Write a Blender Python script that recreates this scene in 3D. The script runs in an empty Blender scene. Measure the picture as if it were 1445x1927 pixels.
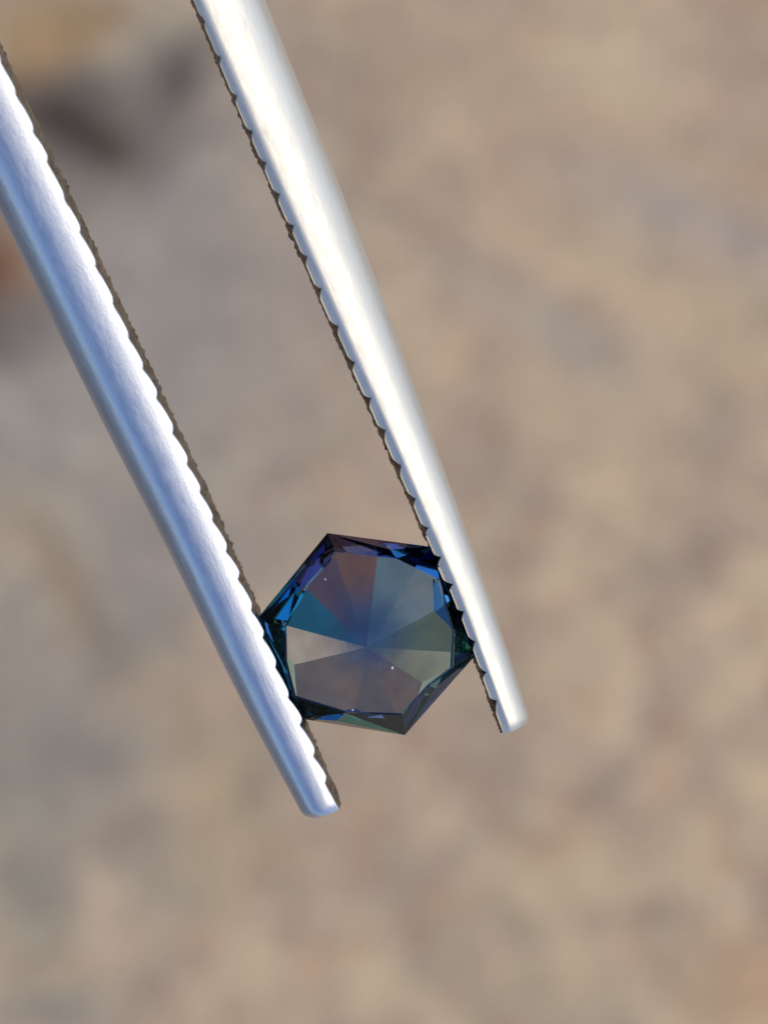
import bpy, bmesh, math, random
from mathutils import Vector, noise
random.seed(7)
S = bpy.context.scene
COL = S.collection
R = math.radians

# ------------------------------------------------------------------ camera (1 unit = 1 cm)
H = 13.0            # lens to gem plane
PXU = 650.0         # photograph pixels per unit at the gem plane
GZ = -12.0          # ground height
def P(x, y, z=0.0):
    """photograph pixel -> point of the place at height z"""
    k = (H - z) / H
    return Vector(((x - 722.5) / PXU * k, (963.5 - y) / PXU * k, z))
cd = bpy.data.cameras.new('camera'); cam = bpy.data.objects.new('camera', cd); COL.objects.link(cam)
cam.location = (0, 0, H)
cd.sensor_fit = 'VERTICAL'; cd.sensor_height = 24.0
cd.lens = 24.0 * H / (1927 / PXU)
cd.clip_start = 0.1; cd.clip_end = 2000
cd.dof.use_dof = True; cd.dof.focus_distance = H - 0.05; cd.dof.aperture_fstop = 0.46
S.camera = cam

# ------------------------------------------------------------------ sky and sun
SUN = Vector((0.60, 0.10, 0.79)).normalized()
el = math.asin(SUN.z); az = math.atan2(SUN.x, SUN.y)
W = bpy.data.worlds.new('World'); S.world = W; W.use_nodes = True
nt = W.node_tree; bg = nt.nodes['Background']
sky = nt.nodes.new('ShaderNodeTexSky'); sky.sky_type = 'NISHITA'; sky.sun_disc = False
sky.sun_elevation = el; sky.sun_rotation = az
sky.altitude = 1500; sky.dust_density = 0.0; sky.ozone_density = 6.0
nt.links.new(sky.outputs[0], bg.inputs[0]); bg.inputs[1].default_value = 0.148
sl = bpy.data.lights.new('sun', 'SUN'); sun = bpy.data.objects.new('sun', sl); COL.objects.link(sun)
sl.energy = 2.05; sl.angle = R(0.5); sl.color = (1.0, 0.86, 0.60)
sun.rotation_euler = (-SUN).to_track_quat('-Z', 'Y').to_euler()
sun.location = SUN * 30
S.view_settings.view_transform = 'Standard'; S.view_settings.look = 'None'
S.view_settings.exposure = 0.2; S.view_settings.gamma = 1.0
try:
    S.view_settings.use_curve_mapping = False
except Exception:
    pass
S.render.engine = 'CYCLES'
S.cycles.use_denoising = True
S.cycles.max_bounces = 24; S.cycles.transmission_bounces = 24; S.cycles.glossy_bounces = 8
S.cycles.sample_clamp_indirect = 12

# ------------------------------------------------------------------ helpers
def srgb(r, g, b):
    f = lambda c: (c / 12.92 if c <= 0.04045 else ((c + 0.055) / 1.055) ** 2.4)
    return (f(r / 255), f(g / 255), f(b / 255), 1.0)
def mesh_obj(name, vs, fs, mat, parent=None, smooth=None):
    me = bpy.data.meshes.new(name); me.from_pydata([tuple(v) for v in vs], [], fs); me.update()
    o = bpy.data.objects.new(name, me); COL.objects.link(o)
    if mat: me.materials.append(mat)
    if smooth is not None:
        me.polygons.foreach_set('use_smooth', [True] * len(me.polygons))
        me.set_sharp_from_angle(angle=R(smooth))
    if parent: o.parent = parent
    return o
def new_mat(name):
    m = bpy.data.materials.new(name); m.use_nodes = True
    n = m.node_tree; n.nodes.clear()
    out = n.nodes.new('ShaderNodeOutputMaterial')
    return m, n, out
def mixc(n, fac, a, b, mode='MIX'):
    x = n.nodes.new('ShaderNodeMix'); x.data_type = 'RGBA'; x.blend_type = mode
    for sock, v in ((x.inputs[0], fac), (x.inputs[6], a), (x.inputs[7], b)):
        if hasattr(v, 'is_output'): n.links.new(v, sock)
        else: sock.default_value = v
    return x.outputs[2]
def tex_noise(n, vec, scale, detail=3, rough=0.5):
    t = n.nodes.new('ShaderNodeTexNoise'); t.inputs['Scale'].default_value = scale
    t.inputs['Detail'].default_value = detail; t.inputs['Roughness'].default_value = rough
    n.links.new(vec, t.inputs['Vector']); return t
def ramp(n, fac, stops):
    r = n.nodes.new('ShaderNodeMapRange'); r.interpolation_type = 'SMOOTHSTEP'
    r.inputs[1].default_value, r.inputs[2].default_value, r.inputs[3].default_value, r.inputs[4].default_value = stops
    n.links.new(fac, r.inputs[0]); return r.outputs[0]

# ------------------------------------------------------------------ ground
GK = (H - GZ) / H
def G(x, y):
    return ((x - 722.5) / PXU * GK, (963.5 - y) / PXU * GK)
def ground_material():
    m, n, out = new_mat('weathered_stone_soil')
    b = n.nodes.new('ShaderNodeBsdfPrincipled'); b.inputs['Roughness'].default_value = 0.95
    b.inputs['Specular IOR Level'].default_value = 0.15
    geo = n.nodes.new('ShaderNodeTexCoord'); vec = geo.outputs['Object']
    warp = tex_noise(n, vec, 1.6, 2)
    sub = n.nodes.new('ShaderNodeVectorMath'); sub.operation = 'SUBTRACT'; sub.inputs[1].default_value = (.5, .5, .5)
    n.links.new(warp.outputs['Color'], sub.inputs[0])
    ma = n.nodes.new('ShaderNodeVectorMath'); ma.operation = 'MULTIPLY_ADD'; ma.inputs[1].default_value = (.55, .55, .0)
    n.links.new(sub.outputs[0], ma.inputs[0]); n.links.new(vec, ma.inputs[2]); wv = ma.outputs[0]
    base = lambda r, g, bb, k=GROUND_K: tuple(c * k * t for c, t in zip(srgb(r, g, bb)[:3], (1.04, .99, .935))) + (1,)
    col = base(167, 149, 129)
    # (x, y, rx, ry, angle, colour, strength) - colour patches of the ground, in photograph pixels at ground depth
    blobs = [
        (60, 650, 520, 1150, 0, (146, 140, 130), .75),
        (330, 560, 330, 520, 10, (148, 141, 133), .7),
        (1150, 300, 420, 480, 0, (176, 155, 130), .8),
        (1210, 90, 170, 110, 20, (186, 170, 142), .8),
        (1330, 150, 150, 160, 0, (178, 155, 133), .7),
        (1180, 420, 160, 90, 30, (184, 166, 138), .7),
        (1330, 450, 330, 90, -28, (160, 148, 138), .85),
        (1050, 620, 300, 85, -30, (158, 148, 136), .85),
        (1400, 640, 120, 120, 0, (182, 164, 134), .7),
        (1200, 740, 220, 100, 20, (178, 160, 132), .5),
        (1240, 880, 180, 90, 0, (172, 154, 130), .4),
        (70, 50, 170, 90, 10, (166, 136, 98), .8),
        (165, 20, 90, 60, 0, (142, 120, 90), .8),
        (30, 130, 130, 70, 20, (160, 133, 100), .7),
        (150, 225, 240, 125, -8, (72, 62, 55), 1),
        (135, 235, 90, 60, 0, (48, 40, 34), .9),
        (330, 125, 120, 90, 30, (88, 85, 82), .95),
        (240, 205, 190, 55, -12, (112, 107, 100), .8),
        (110, 330, 130, 80, -20, (100, 96, 92), .7),
        (-30, 500, 130, 150, 0, (112, 80, 58), .95),
        (20, 610, 130, 90, 0, (104, 100, 97), .85),
        (240, 110, 70, 80, 0, (148, 138, 125), .6),
        (560, 640, 150, 150, 0, (164, 150, 135), .7),
        (330, 340, 180, 110, 30, (152, 145, 136), .6),
        (50, 770, 170, 100, 15, (156, 148, 137), .8),
        (30, 1010, 150, 100, 0, (164, 148, 127), .7),
        (150, 1120, 180, 60, -60, (140, 120, 98), .7),
        (260, 1200, 120, 140, 0, (130, 126, 118), .8),
        (310, 1040, 150, 130, 0, (146, 138, 130), .7),
        (80, 1390, 210, 170, 0, (138, 132, 122), .8),
        (150, 1410, 110, 110, 0, (128, 122, 114), .7),
        (340, 1330, 160, 80, -30, (168, 148, 126), .7),
        (410, 1500, 130, 150, 0, (166, 148, 122), .7),
        (490, 1440, 60, 170, -10, (138, 130, 114), .6),
        (60, 1580, 170, 150, 0, (146, 140, 126), .7),
        (280, 1650, 140, 80, 0, (142, 135, 123), .7),
        (210, 1730, 90, 110, 10, (178, 160, 138), .8),
        (60, 1700, 130, 150, 0, (134, 128, 118), .7),
        (100, 1890, 150, 70, 0, (132, 127, 119), .8),
        (440, 1640, 130, 90, 0, (172, 154, 124), .6),
        (1000, 1680, 200, 80, 10, (176, 158, 130), .5),
        (1040, 1850, 300, 90, 0, (176, 160, 132), .6),
        (1390, 1860, 130, 130, 0, (180, 148, 118), .8),
        (1290, 1810, 60, 160, 35, (150, 136, 116), .6),
        (1180, 1590, 130, 90, 0, (152, 136, 117), .5),
        (1180, 1060, 150, 120, 0, (160, 144, 124), .5),
        (940, 330, 110, 160, -20, (168, 146, 126), .5),
        (700, 150, 110, 130, 0, (158, 140, 120), .5),
        (900, 700, 70, 260, -20, (170, 150, 130), .4),
    ]
    n1 = tex_noise(n, wv, 1.3, 4, .55)
    col = mixc(n, ramp(n, n1.outputs['Fac'], (.42, .62, 0, .62)), col, base(196, 176, 144))
    n2 = tex_noise(n, wv, 1.7, 4, .55)
    col = mixc(n, ramp(n, n2.outputs['Fac'], (.50, .66, 0, .62)), col, base(134, 120, 112))
    n4 = tex_noise(n, wv, 3.4, 2, .5)
    col = mixc(n, ramp(n, n4.outputs['Fac'], (.5, .66, 0, .5)), col, base(182, 148, 120))
    for i, (x, y, rx, ry, a, c, s) in enumerate(blobs):
        gx, gy = G(x, y); k = GK / PXU
        mp = n.nodes.new('ShaderNodeMapping'); mp.vector_type = 'TEXTURE'
        mp.inputs['Location'].default_value = (gx, gy, 0)
        mp.inputs['Rotation'].default_value = (0, 0, R(a))
        mp.inputs['Scale'].default_value = (rx * k, ry * k, 1e3)
        n.links.new(wv, mp.inputs['Vector'])
        ln = n.nodes.new('ShaderNodeVectorMath'); ln.operation = 'LENGTH'; n.links.new(mp.outputs[0], ln.inputs[0])
        f = ramp(n, ln.outputs['Value'], (0.15, 1.4, s, 0.0))
        col = mixc(n, f, col, base(*c))
    sx = n.nodes.new('ShaderNodeSeparateXYZ'); n.links.new(wv, sx.inputs[0])       # dark ground added out of view, to darken the left arm's reflection
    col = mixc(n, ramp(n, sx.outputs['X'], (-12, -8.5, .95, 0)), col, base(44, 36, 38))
    n5 = tex_noise(n, vec, 4.2, 4, .6)
    mul = lambda f, c, v: mixc(n, f, c, mixc(n, 1.0, c, v, 'MULTIPLY'))
    col = mul(ramp(n, n5.outputs['Fac'], (.48, .66, 0, 1)), col, (1.12, 1.11, 1.07, 1))
    col = mul(ramp(n, n5.outputs['Fac'], (.34, .50, 1, 0)), col, (.87, .87, .88, 1))
    n3 = tex_noise(n, vec, 30, 3, .7)                      # sand grains
    col = mul(ramp(n, n3.outputs['Fac'], (.5, .75, .0, 1)), col, (1.5, 1.48, 1.42, 1))
    col = mul(ramp(n, n3.outputs['Fac'], (.3, .5, 1, .0)), col, (.6, .58, .56, 1))
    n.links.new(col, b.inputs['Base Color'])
    bp = n.nodes.new('ShaderNodeBump'); bp.inputs['Strength'].default_value = .35; bp.inputs['Distance'].default_value = .03
    n.links.new(n3.outputs['Fac'], bp.inputs['Height']); n.links.new(bp.outputs[0], b.inputs['Normal'])
    n.links.new(b.outputs[0], out.inputs[0]); return m
GROUND_K = 1.27
N = 240
cs = []
for i in range(N + 1):
    t = 2 * i / N - 1
    cs.append(9 * t + 191 * math.copysign(abs(t) ** 5, t))
vs, fs = [], []
for yy in cs:
    for xx in cs:
        h = noise.noise(Vector((xx * .5, yy * .5, 3))) * .10 + noise.noise(Vector((xx * 1.7, yy * 1.7, 9))) * .035
        vs.append((xx, yy, h))
for j in range(N):
    for i in range(N):
        a = j * (N + 1) + i; fs.append((a, a + 1, a + N + 2, a + N + 1))
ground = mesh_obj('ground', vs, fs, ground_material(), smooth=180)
ground.location = (0, 0, GZ)
ground['kind'] = 'structure'; ground['label'] = 'tan weathered stone ground far out of focus below the tweezers'

# ------------------------------------------------------------------ tweezers
def steel(name, base, rough, bump, patina=0.0):
    m, n, out = new_mat(name)
    b = n.nodes.new('ShaderNodeBsdfPrincipled'); b.inputs['Metallic'].default_value = 1.0
    tc = n.nodes.new('ShaderNodeTexCoord')
    mp = n.nodes.new('ShaderNodeMapping'); mp.inputs['Rotation'].default_value = (0, 0, R(-23.5))
    n.links.new(tc.outputs['Object'], mp.inputs['Vector'])
    st = n.nodes.new('ShaderNodeVectorMath'); st.operation = 'MULTIPLY'; st.inputs[1].default_value = (1, .12, 1)
    n.links.new(mp.outputs[0], st.inputs[0])
    br = tex_noise(n, st.outputs[0], 95, 4, .65)           # brushing along the arm
    sp = tex_noise(n, mp.outputs[0], 120, 2, .6)           # satin speckle
    bl = tex_noise(n, st.outputs[0], 9, 3, .55)            # wear
    c = mixc(n, ramp(n, bl.outputs['Fac'], (.3, .7, 0, .5)), base, tuple(x * .88 for x in base[:3]) + (1,))
    if patina:
        c = mixc(n, ramp(n, sp.outputs['Fac'], (.35, .65, 0, patina)), c, (.04, .036, .034, 1))
    n.links.new(c, b.inputs['Base Color'])
    rr = n.nodes.new('ShaderNodeMapRange'); n.links.new(br.outputs['Fac'], rr.inputs[0])
    rr.inputs[1].default_value = .25; rr.inputs[2].default_value = .75
    rr.inputs[3].default_value = rough - .08; rr.inputs[4].default_value = rough + .08
    n.links.new(rr.outputs[0], b.inputs['Roughness'])
    ad = n.nodes.new('ShaderNodeMath'); ad.operation = 'MULTIPLY_ADD'; ad.inputs[1].default_value = .6
    n.links.new(sp.outputs['Fac'], ad.inputs[0]); n.links.new(br.outputs['Fac'], ad.inputs[2])
    bp = n.nodes.new('ShaderNodeBump'); bp.inputs['Strength'].default_value = bump; bp.inputs['Distance'].default_value = .004
    n.links.new(ad.outputs[0], bp.inputs['Height']); n.links.new(bp.outputs[0], b.inputs['Normal'])
    n.links.new(b.outputs[0], out.inputs[0]); return m
STEEL_SKY = steel('satin_steel_sky_tint', (.70, .72, .785, 1), .49, .13)  # left arm: reflected sky blue tinted into the base colour
STEEL_SUN = steel('satin_steel_sun_tint', (.75, .725, .67, 1), .615, .13)  # right arm: same steel, the sun's warm tone put into its colour
GRIP = steel('worn_grip_steel', (.24, .235, .22, 1), .30, .8, .75)

GRIP_SHADE = steel('shade_grip_steel', (.03, .026, .032, 1), .42, .5, .3)  # right teeth: copy of the grip steel, dark reflection put into its colour

tw = bpy.data.objects.new('tweezers', None); COL.objects.link(tw)
tw['label'] = 'satin steel gem tweezers with serrated jaws gripping the blue green gemstone'
tw['category'] = 'tweezers'

def catmull(pts, t):
    i = min(max(int(t), 0), len(pts) - 2); f = t - i
    g = lambda k: pts[min(max(k, 0), len(pts) - 1)]
    a, b, c, d = g(i - 1), g(i), g(i + 1), g(i + 2)
    return [0.5 * (2 * b[k] + (c[k] - a[k]) * f + (2 * a[k] - 5 * b[k] + 4 * c[k] - d[k]) * f * f
                   + (3 * b[k] - a[k] - 3 * c[k] + d[k]) * f ** 3) for k in range(len(b))]
U = Vector((-.41, .912)); PR = Vector((.912, .41)); B0 = Vector((-.85, 1.45))
def make_arm(stations, side, far, thetas, pitch, amp, expo, tilt, metal, grip, label):
    """side = +1: outer side to the right. stations: inner edge pixel, width in pixels, z"""
    pts = []
    for x, y, w, z in stations:
        p = P(x, y, z); pts.append((p.x, p.y, z, w / PXU * (H - z) / H))
    for s, off, w, z in far:
        q = B0 + U * s + PR * off * side; pts.append((q.x, q.y, z, w))
    fine = [catmull(pts, k / 60) for k in range(60 * (len(pts) - 1) + 1)]
    L = [0.0]
    for a, b in zip(fine, fine[1:]): L.append(L[-1] + math.dist(a[:3], b[:3]))
    def at(s):
        lo, hi = 0, len(L) - 1
        while hi - lo > 1:
            mid = (lo + hi) // 2
            if L[mid] <= s: lo = mid
            else: hi = mid
        f = (s - L[lo]) / max(L[hi] - L[lo], 1e-9)
        return [fine[lo][k] * (1 - f) + fine[hi][k] * f for k in range(4)]
    total = L[-1]
    # section: from the inner edge over the top to the outer side
    prof = [(0.0, 0.0)]; 
    for t0, t1, ln, cnt in thetas:
        for k in range(cnt):
            th = R(t0 + (t1 - t0) * (k + .5) / cnt)
            a, z = prof[-1]; prof.append((a + math.cos(th) * ln / cnt, z - math.sin(th) * ln / cnt))
    amax = max(a for a, z in prof); prof = [(a / amax, z / amax) for a, z in prof]
    zmin = prof[-1][1]
    # serrations
    tooth_edges = [0.0]
    while tooth_edges[-1] < pitch_end and True:
        s = tooth_edges[-1]
        tooth_edges.append(s + pitch(s) * random.uniform(.86, 1.12))
    sE = tooth_edges[-1]
    def frame(s):
        x, y, z, w = at(s); e = .02
        p0, p1 = at(max(s - e, 0)), at(min(s + e, total))
        d = Vector((p1[0] - p0[0], p1[1] - p0[1], p1[2] - p0[2])).normalized()
        r = Vector((d.y, -d.x, 0)).normalized() * side           # outward
        up = r.cross(d) if side < 0 else d.cross(r)
        if up.z < 0: up = -up
        return Vector((x, y, z)), r, up, w
    def place(s, a, z):
        c, r, up, w = frame(s)
        return c + r * a + up * z
    dep = lambda w: .72 * w + .085
    root = lambda s: amp(s)
    # --- arm body
    ss = [0.0, .003, .007, .013, .020, .030, .042]
    s = .06
    while s < sE: ss.append(s); s += .02
    while s < total: ss.append(s); s += .12
    ss.append(total)
    vs, fs, nprev = [], [], None
    for s in ss:
        c, r, up, w = frame(s)
        e = max(0.0, 1 - s / .03)                    # rounded tip
        shrink = 1 - .20 * e ** 2.4; drop = .010 * e ** 2
        ring = []
        rt = root(s) if s < sE else 0.0
        for a, z in prof:
            aa = rt + (a * w * shrink) * (1 - rt / w)
            zz = z * w
            ring.append((aa, zz - drop))
        D = -dep(w) + (drop)
        a_out, z_out = ring[-1]
        if z_out > D + .01:
            for k in (.5, .8): ring.append((a_out - .02 * w * k, z_out + (D - z_out) * k))
        ring.append((a_out * .80, D)); ring.append((a_out * .4, D - .01 * w)); ring.append((rt + .012, D))
        for k in (.03, .3, .65, .97):
            zz = D + (ring[0][1] - D) * k
            ring.append((rt - tilt(s) * (ring[0][1] - zz), zz))
        base = len(vs)
        for a, z in ring: vs.append(c + r * a + up * z)
        m = len(ring)
        if nprev is not None:
            for k in range(m):
                k2 = (k + 1) % m
                f = (nprev + k, nprev + k2, base + k2, base + k)
                fs.append(f if side < 0 else f[::-1])
        nprev = base
    f = tuple(range(m)); fs.append(f if side > 0 else f[::-1])
    f = tuple(range(nprev, nprev + m)); fs.append(f[::-1] if side > 0 else f)
    arm = mesh_obj('arm', vs, fs, metal, tw, 42)
    bm = bmesh.new(); bm.from_mesh(arm.data); bmesh.ops.recalc_face_normals(bm, faces=bm.faces); bm.to_mesh(arm.data); bm.free()
    arm['label'] = label
    # --- teeth, one object each
    th0 = R(thetas[0][0]); bv = .0045 if side < 0 else .002
    for ti, (s0, s1) in enumerate(zip(tooth_edges, tooth_edges[1:])):
        nst = 14; vs, fs = [], []
        jit = random.uniform(.65, 1.15); jit2 = random.uniform(-.004, .004)
        lowj = random.uniform(.7, 1.3); wid = random.uniform(.14, .26)
        for k in range(nst + 1):
            v = k / nst; s = s0 + .0003 + (s1 - s0 - .0006) * v
            if ti == 0: v = .5 + v / 2
            c, r, up, w = frame(s); rt = root(s)
            e = max(0.0, 1 - s / .03); drop = .010 * e ** 2
            q = (1 - v ** 2.5) if side < 0 else min(1, min(v, 1 - v) / wid) ** .8
            if side < 0 and v < .2 and ti: q *= .30 + .70 * math.sin(v / .2 * math.pi / 2)
            q = max(q, .03)
            crest = rt - (amp(s) * q * jit + .0006)         # a of the tooth crest (0 = measured edge)
            D = -dep(w) + drop
            zt = -drop
            lip = math.tan(th0)
            sec = [(rt + .004, zt - .0012 - lip * .004 - .02 * 0), (rt, zt + .00012), (crest + bv, zt + (rt - crest - bv) * lip),
                   (crest + bv * .3, zt + (rt - crest - bv * .3) * lip - bv * .27), (crest, zt - bv * 1.07)]
            for kk in (.12, .25, .4, .55, .7, .85, .985):
                zz = zt + (D - zt) * kk
                sm = min(1, kk / .45); sm = sm * sm * (3 - 2 * sm)
                full = rt - amp(s) * .93 - .0006; low = crest * (1 - sm) + full * sm
                bump = noise.noise(Vector((s * 70 + 7 * side, kk * 8, ti * .37))) * .009 * lowj * min(1, kk * 4)
                sec.append((low - tilt(s) * (zt - zz) + bump, zz))
            sec.append((rt + .03, D + .004)); sec.append((rt + .03, zt - .02))
            base = len(vs)
            for a, z in sec: vs.append(c + r * a + up * z)
            m2 = len(sec)
            if k:
                for j in range(m2):
                    j2 = (j + 1) % m2
                    fs.append((base - m2 + j, base - m2 + j2, base + j2, base + j))
        fs.append(tuple(range(m2))); fs.append(tuple(range(nst * m2, nst * m2 + m2))[::-1])
        t = mesh_obj('tooth', vs, fs, metal, arm, 40)
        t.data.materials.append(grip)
        bm = bmesh.new(); bm.from_mesh(t.data); bmesh.ops.recalc_face_normals(bm, faces=bm.faces)
        bm.to_mesh(t.data); bm.free()
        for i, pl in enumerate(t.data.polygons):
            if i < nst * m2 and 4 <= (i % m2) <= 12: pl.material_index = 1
    return arm

pitch_end = 3.4
left = [(641, 1523, 71, .07), (532, 1270, 95, .10), (412, 990, 110, .15), (284, 711, 123, .23), (125, 368, 130, .35), (0, 100, 136, .45), (-60, -30, 138, .50)]
farL = [(1.0, .34, .235, .60), (3.5, .50, .27, .85), (6.5, .32, .30, 1.3), (9.0, .004, .30, 1.7)]
right = [(946, 1383, 58, .07), (899, 1257, 64, .08), (852, 1130, 68, .09), (796, 1000, 78, .10), (710, 802, 92, .12), (655, 680, 104, .14),
         (576, 500, 115, .16), (485, 290, 123, .20), (363, 0, 128, .25), (330, -80, 129, .27)]
farR = [(1.0, .34, .215, .45), (3.5, .50, .26, .85), (6.5, .32, .30, 1.3), (9.0, .004, .30, 1.7)]
make_arm(left, -1, farL, [(-13, 4, .43, 10), (4, 50, .42, 14), (50, 89, .74, 18)],
         lambda s: .094 + .012 * min(s / 1.6, 1), lambda s: .0125 - .004 * min(s / 2.5, 1), 2.0, lambda s: .03, STEEL_SKY, GRIP, 'left arm with a blue tinged back and a white inner edge')
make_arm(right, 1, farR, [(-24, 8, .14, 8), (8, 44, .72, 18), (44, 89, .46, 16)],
         lambda s: .094 + .013 * min(s / 1.6, 1), lambda s: .0185 - .011 * min(max(s - .9, 0) / 1.6, 1), 3.2, lambda s: .012 + .012 * min(max(s - .5, 0) / .8, 1), STEEL_SUN, GRIP_SHADE, 'right arm shining cream white in the sun')

# ------------------------------------------------------------------ gemstone
gem = bpy.data.objects.new('gemstone', None); COL.objects.link(gem)
GC = P(690, 1200, 0); gem.location = GC
gem['label'] = 'hexagonal faceted blue green gemstone held between the tweezer jaws'
gem['category'] = 'gemstone'
def gem_mat(name, inner, centre=True, front=(1, 1, 1, 1)):
    m, n, out = new_mat(name)
    g = n.nodes.new('ShaderNodeBsdfGlass'); g.inputs['IOR'].default_value = 1.768; g.inputs['Roughness'].default_value = 0.0
    geo = n.nodes.new('ShaderNodeNewGeometry'); tc = n.nodes.new('ShaderNodeTexCoord')
    c = inner
    if centre:   # colour zoning of the crystal: a violet blue core
        mp = n.nodes.new('ShaderNodeMapping'); mp.vector_type = 'TEXTURE'
        mp.inputs['Location'].default_value = (.008, .03, -.15); n.links.new(tc.outputs['Object'], mp.inputs['Vector'])
        ln = n.nodes.new('ShaderNodeVectorMath'); ln.operation = 'LENGTH'; n.links.new(mp.outputs[0], ln.inputs[0])
        nz = tex_noise(n, tc.outputs['Object'], 14, 2)
        c = mixc(n, ramp(n, ln.outputs['Value'], (.015, .20, .95, 0)), c, (.055, .17, .52, 1))
        dk = mixc(n, 1.0, c, (.72, .72, .76, 1), 'MULTIPLY')
        c = mixc(n, ramp(n, nz.outputs['Fac'], (.35, .7, 0, .6)), c, dk)
    col = mixc(n, geo.outputs['Backfacing'], front, c)
    n.links.new(col, g.inputs['Color']); n.links.new(g.outputs[0], out.inputs[0]); return m
def facet(name, pts, mat):
    pts = [p - GC for p in pts]
    c = sum(pts, Vector()) / len(pts)
    nrm = (pts[1] - pts[0]).cross(pts[2] - pts[0])
    if nrm.dot(c - Vector((0, 0, -.03))) < 0: pts = pts[::-1]
    return mesh_obj(name, pts, [tuple(range(len(pts)))], mat, gem)
HEX = [(898, 1229), (812, 1029), (616, 1003), (486, 1162), (562.5, 1352), (761.5, 1383.5)]   # counter-clockwise from the right
ZT, ZG0, ZG1, ZC = .090, .012, -.014, -.155
Vt = [P(x, y, ZG0) for x, y in HEX]; Vb = [P(x, y, ZG1) for x, y in HEX]
CU = P(690, 1216, ZC)
# table outline: corner points and mid-side points, alternately
TC = [(851, 1257), (827, 1090), (632, 1039), (535, 1178), (553, 1312), (757, 1346)]
TM = [(855, 1190), (745, 1051), (578, 1098), (536, 1245), (650, 1342), (808, 1290)]
TCp = [P(x, y, ZT) for x, y in TC]; TMp = [P(x, y, ZT) for x, y in TM]
def lerp(a, b, f): return a + (b - a) * f
M_teal = gem_mat('sapphire_teal', (.10, .34, .46, 1), False)
M_navy = gem_mat('sapphire_navy', (.03, .10, .22, 1), False)
M_clear = gem_mat('sapphire_pale', (.55, .80, .80, 1), False)
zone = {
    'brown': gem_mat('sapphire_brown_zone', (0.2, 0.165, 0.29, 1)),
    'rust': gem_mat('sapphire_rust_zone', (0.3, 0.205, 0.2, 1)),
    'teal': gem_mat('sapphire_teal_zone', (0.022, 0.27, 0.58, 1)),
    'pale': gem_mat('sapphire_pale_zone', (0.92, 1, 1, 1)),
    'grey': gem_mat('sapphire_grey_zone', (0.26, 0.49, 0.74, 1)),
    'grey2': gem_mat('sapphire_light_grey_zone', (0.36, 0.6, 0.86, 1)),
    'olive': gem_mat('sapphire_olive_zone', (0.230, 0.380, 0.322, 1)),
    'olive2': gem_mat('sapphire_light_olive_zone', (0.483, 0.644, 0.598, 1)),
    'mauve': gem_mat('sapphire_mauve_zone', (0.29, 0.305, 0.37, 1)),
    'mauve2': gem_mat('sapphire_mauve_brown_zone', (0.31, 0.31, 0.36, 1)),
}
ring = [p for k in range(6) for p in (TCp[k], TMp[k])]
tc0 = sum(ring, Vector()) / 12
top = [lerp(p, tc0, .028) + Vector((0, 0, .0028)) for p in ring]
facet('table', top, M_clear)
bev = [p - GC for p in ring + top]          # polished edge round the table
mesh_obj('table_bevel', bev, [(i, (i + 1) % 12, 12 + (i + 1) % 12, 12 + i) for i in range(12)], M_clear, gem)
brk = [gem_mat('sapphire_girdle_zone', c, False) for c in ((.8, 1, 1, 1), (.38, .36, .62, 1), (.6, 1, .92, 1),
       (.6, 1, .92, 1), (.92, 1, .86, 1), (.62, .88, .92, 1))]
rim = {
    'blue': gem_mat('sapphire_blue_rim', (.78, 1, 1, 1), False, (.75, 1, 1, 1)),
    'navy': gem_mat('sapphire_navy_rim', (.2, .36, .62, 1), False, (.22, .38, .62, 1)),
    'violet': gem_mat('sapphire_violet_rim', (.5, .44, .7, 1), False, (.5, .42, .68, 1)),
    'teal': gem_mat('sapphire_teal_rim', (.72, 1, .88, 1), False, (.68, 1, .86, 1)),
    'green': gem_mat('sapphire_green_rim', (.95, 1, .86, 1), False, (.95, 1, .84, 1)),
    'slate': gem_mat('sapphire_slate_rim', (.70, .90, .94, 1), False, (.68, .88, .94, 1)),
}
# extra star points: (how far up the crown, shift along the side, lift)
EP = [(.509, .452, .0137), (.5, .45, .010), (.5, .55, .010), (.5, .5, .010), (.323, .315, .0336), (.60, .52, .014)]
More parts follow.
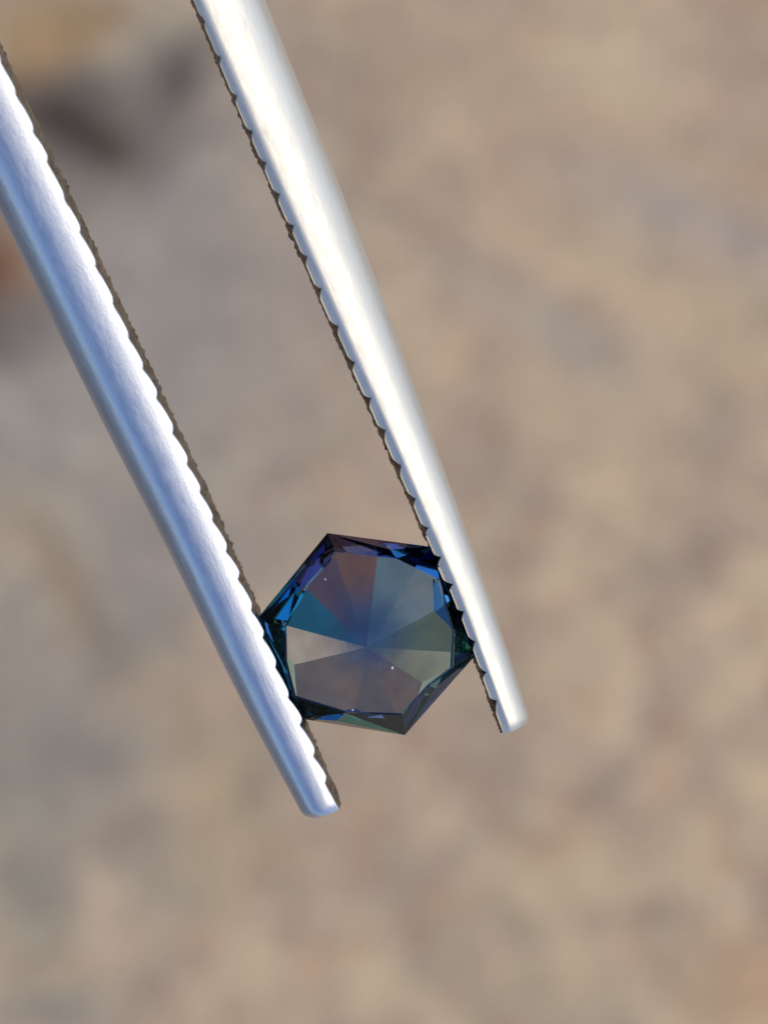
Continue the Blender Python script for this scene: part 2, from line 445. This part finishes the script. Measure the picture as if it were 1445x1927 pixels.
# per corner: side facet towards the next corner, corner facet on that side, corner facet on the other side
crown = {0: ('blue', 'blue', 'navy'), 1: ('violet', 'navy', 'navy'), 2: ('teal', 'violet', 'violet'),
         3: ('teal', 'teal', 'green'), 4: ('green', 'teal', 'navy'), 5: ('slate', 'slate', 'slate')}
for k in range(6):
    k1 = (k + 1) % 6
    facet('girdle_facet', [Vt[k], Vt[k1], Vb[k1], Vb[k]], M_navy)
    cs_, ca, cb = crown[k]
    fe, sh, dz = EP[k]
    ee = lerp(lerp(Vt[k], Vt[k1], sh), TMp[k], fe); ee.z += dz
    facet('crown_facet', [Vt[k], Vt[k1], ee], rim[cs_])
    facet('crown_facet', [Vt[k1], TMp[k], ee], rim[ca])
    facet('crown_facet', [Vt[k], ee, TMp[k]], rim[crown[k][1]])
    facet('crown_facet', [Vt[k], TMp[k], TCp[k]], rim[ca])
    facet('crown_facet', [Vt[k], TCp[k], TMp[k - 1]], rim[cb])
# pavilion: break facets along the girdle, main facets centred on the corners
QF, QZ = (.766, .82, .82, .82, .767, .745), (.606, .80, .98, .98, .682, .98)
Q = []
for k in range(6):
    k1 = (k + 1) % 6
    mid = (Vb[k] + Vb[k1]) / 2
    q = lerp(CU, mid, QF[k]); 
    q.z = ZC + QF[k] * (ZG1 - ZC) * QZ[k]
    Q.append(q)
for k in range(6):
    k1 = (k + 1) % 6
    facet('pavilion_facet', [Vb[k], Vb[k1], Q[k]], brk[k])
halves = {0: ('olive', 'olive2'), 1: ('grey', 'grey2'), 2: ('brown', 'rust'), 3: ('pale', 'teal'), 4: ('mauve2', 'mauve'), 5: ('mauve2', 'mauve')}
for k in range(6):
    a, b = halves[k]          # a: anticlockwise half (towards next side), b: clockwise half
    facet('pavilion_facet', [CU, Vb[k], Q[k]], zone[a])
    facet('pavilion_facet', [CU, Q[k - 1], Vb[k]], zone[b])

# ------------------------------------------------------------------ dust on the table
dm, dn, dout = new_mat('pale_dust')
db = dn.nodes.new('ShaderNodeBsdfPrincipled'); db.inputs['Base Color'].default_value = (.62, .60, .56, 1); db.inputs['Roughness'].default_value = .9
dn.links.new(db.outputs[0], dout.inputs[0])
for x, y, r, lb in ((738, 1257, .0040, 'pale dust speck right of the middle of the gemstone top, the largest of three'),
                (664, 1336, .0036, 'pale dust speck beside the bottom rim of the gemstone top'),
                (612, 1090, .0028, 'pale dust speck over the purple facets of the gemstone top, the smallest of three')):
    bm = bmesh.new(); bmesh.ops.create_icosphere(bm, subdivisions=1, radius=r)
    for v in bm.verts: v.co = Vector((v.co.x * random.uniform(.6, 1.6), v.co.y * random.uniform(.6, 1.5), v.co.z * .6))
    me = bpy.data.meshes.new('dust_speck'); bm.to_mesh(me); bm.free(); me.materials.append(dm)
    o = bpy.data.objects.new('dust_speck', me); COL.objects.link(o)
    o.location = P(x, y, ZT + .0028 + r * .5)
    o['label'] = lb; o['category'] = 'dust'
    o['group'] = 'dust specks on the gemstone'
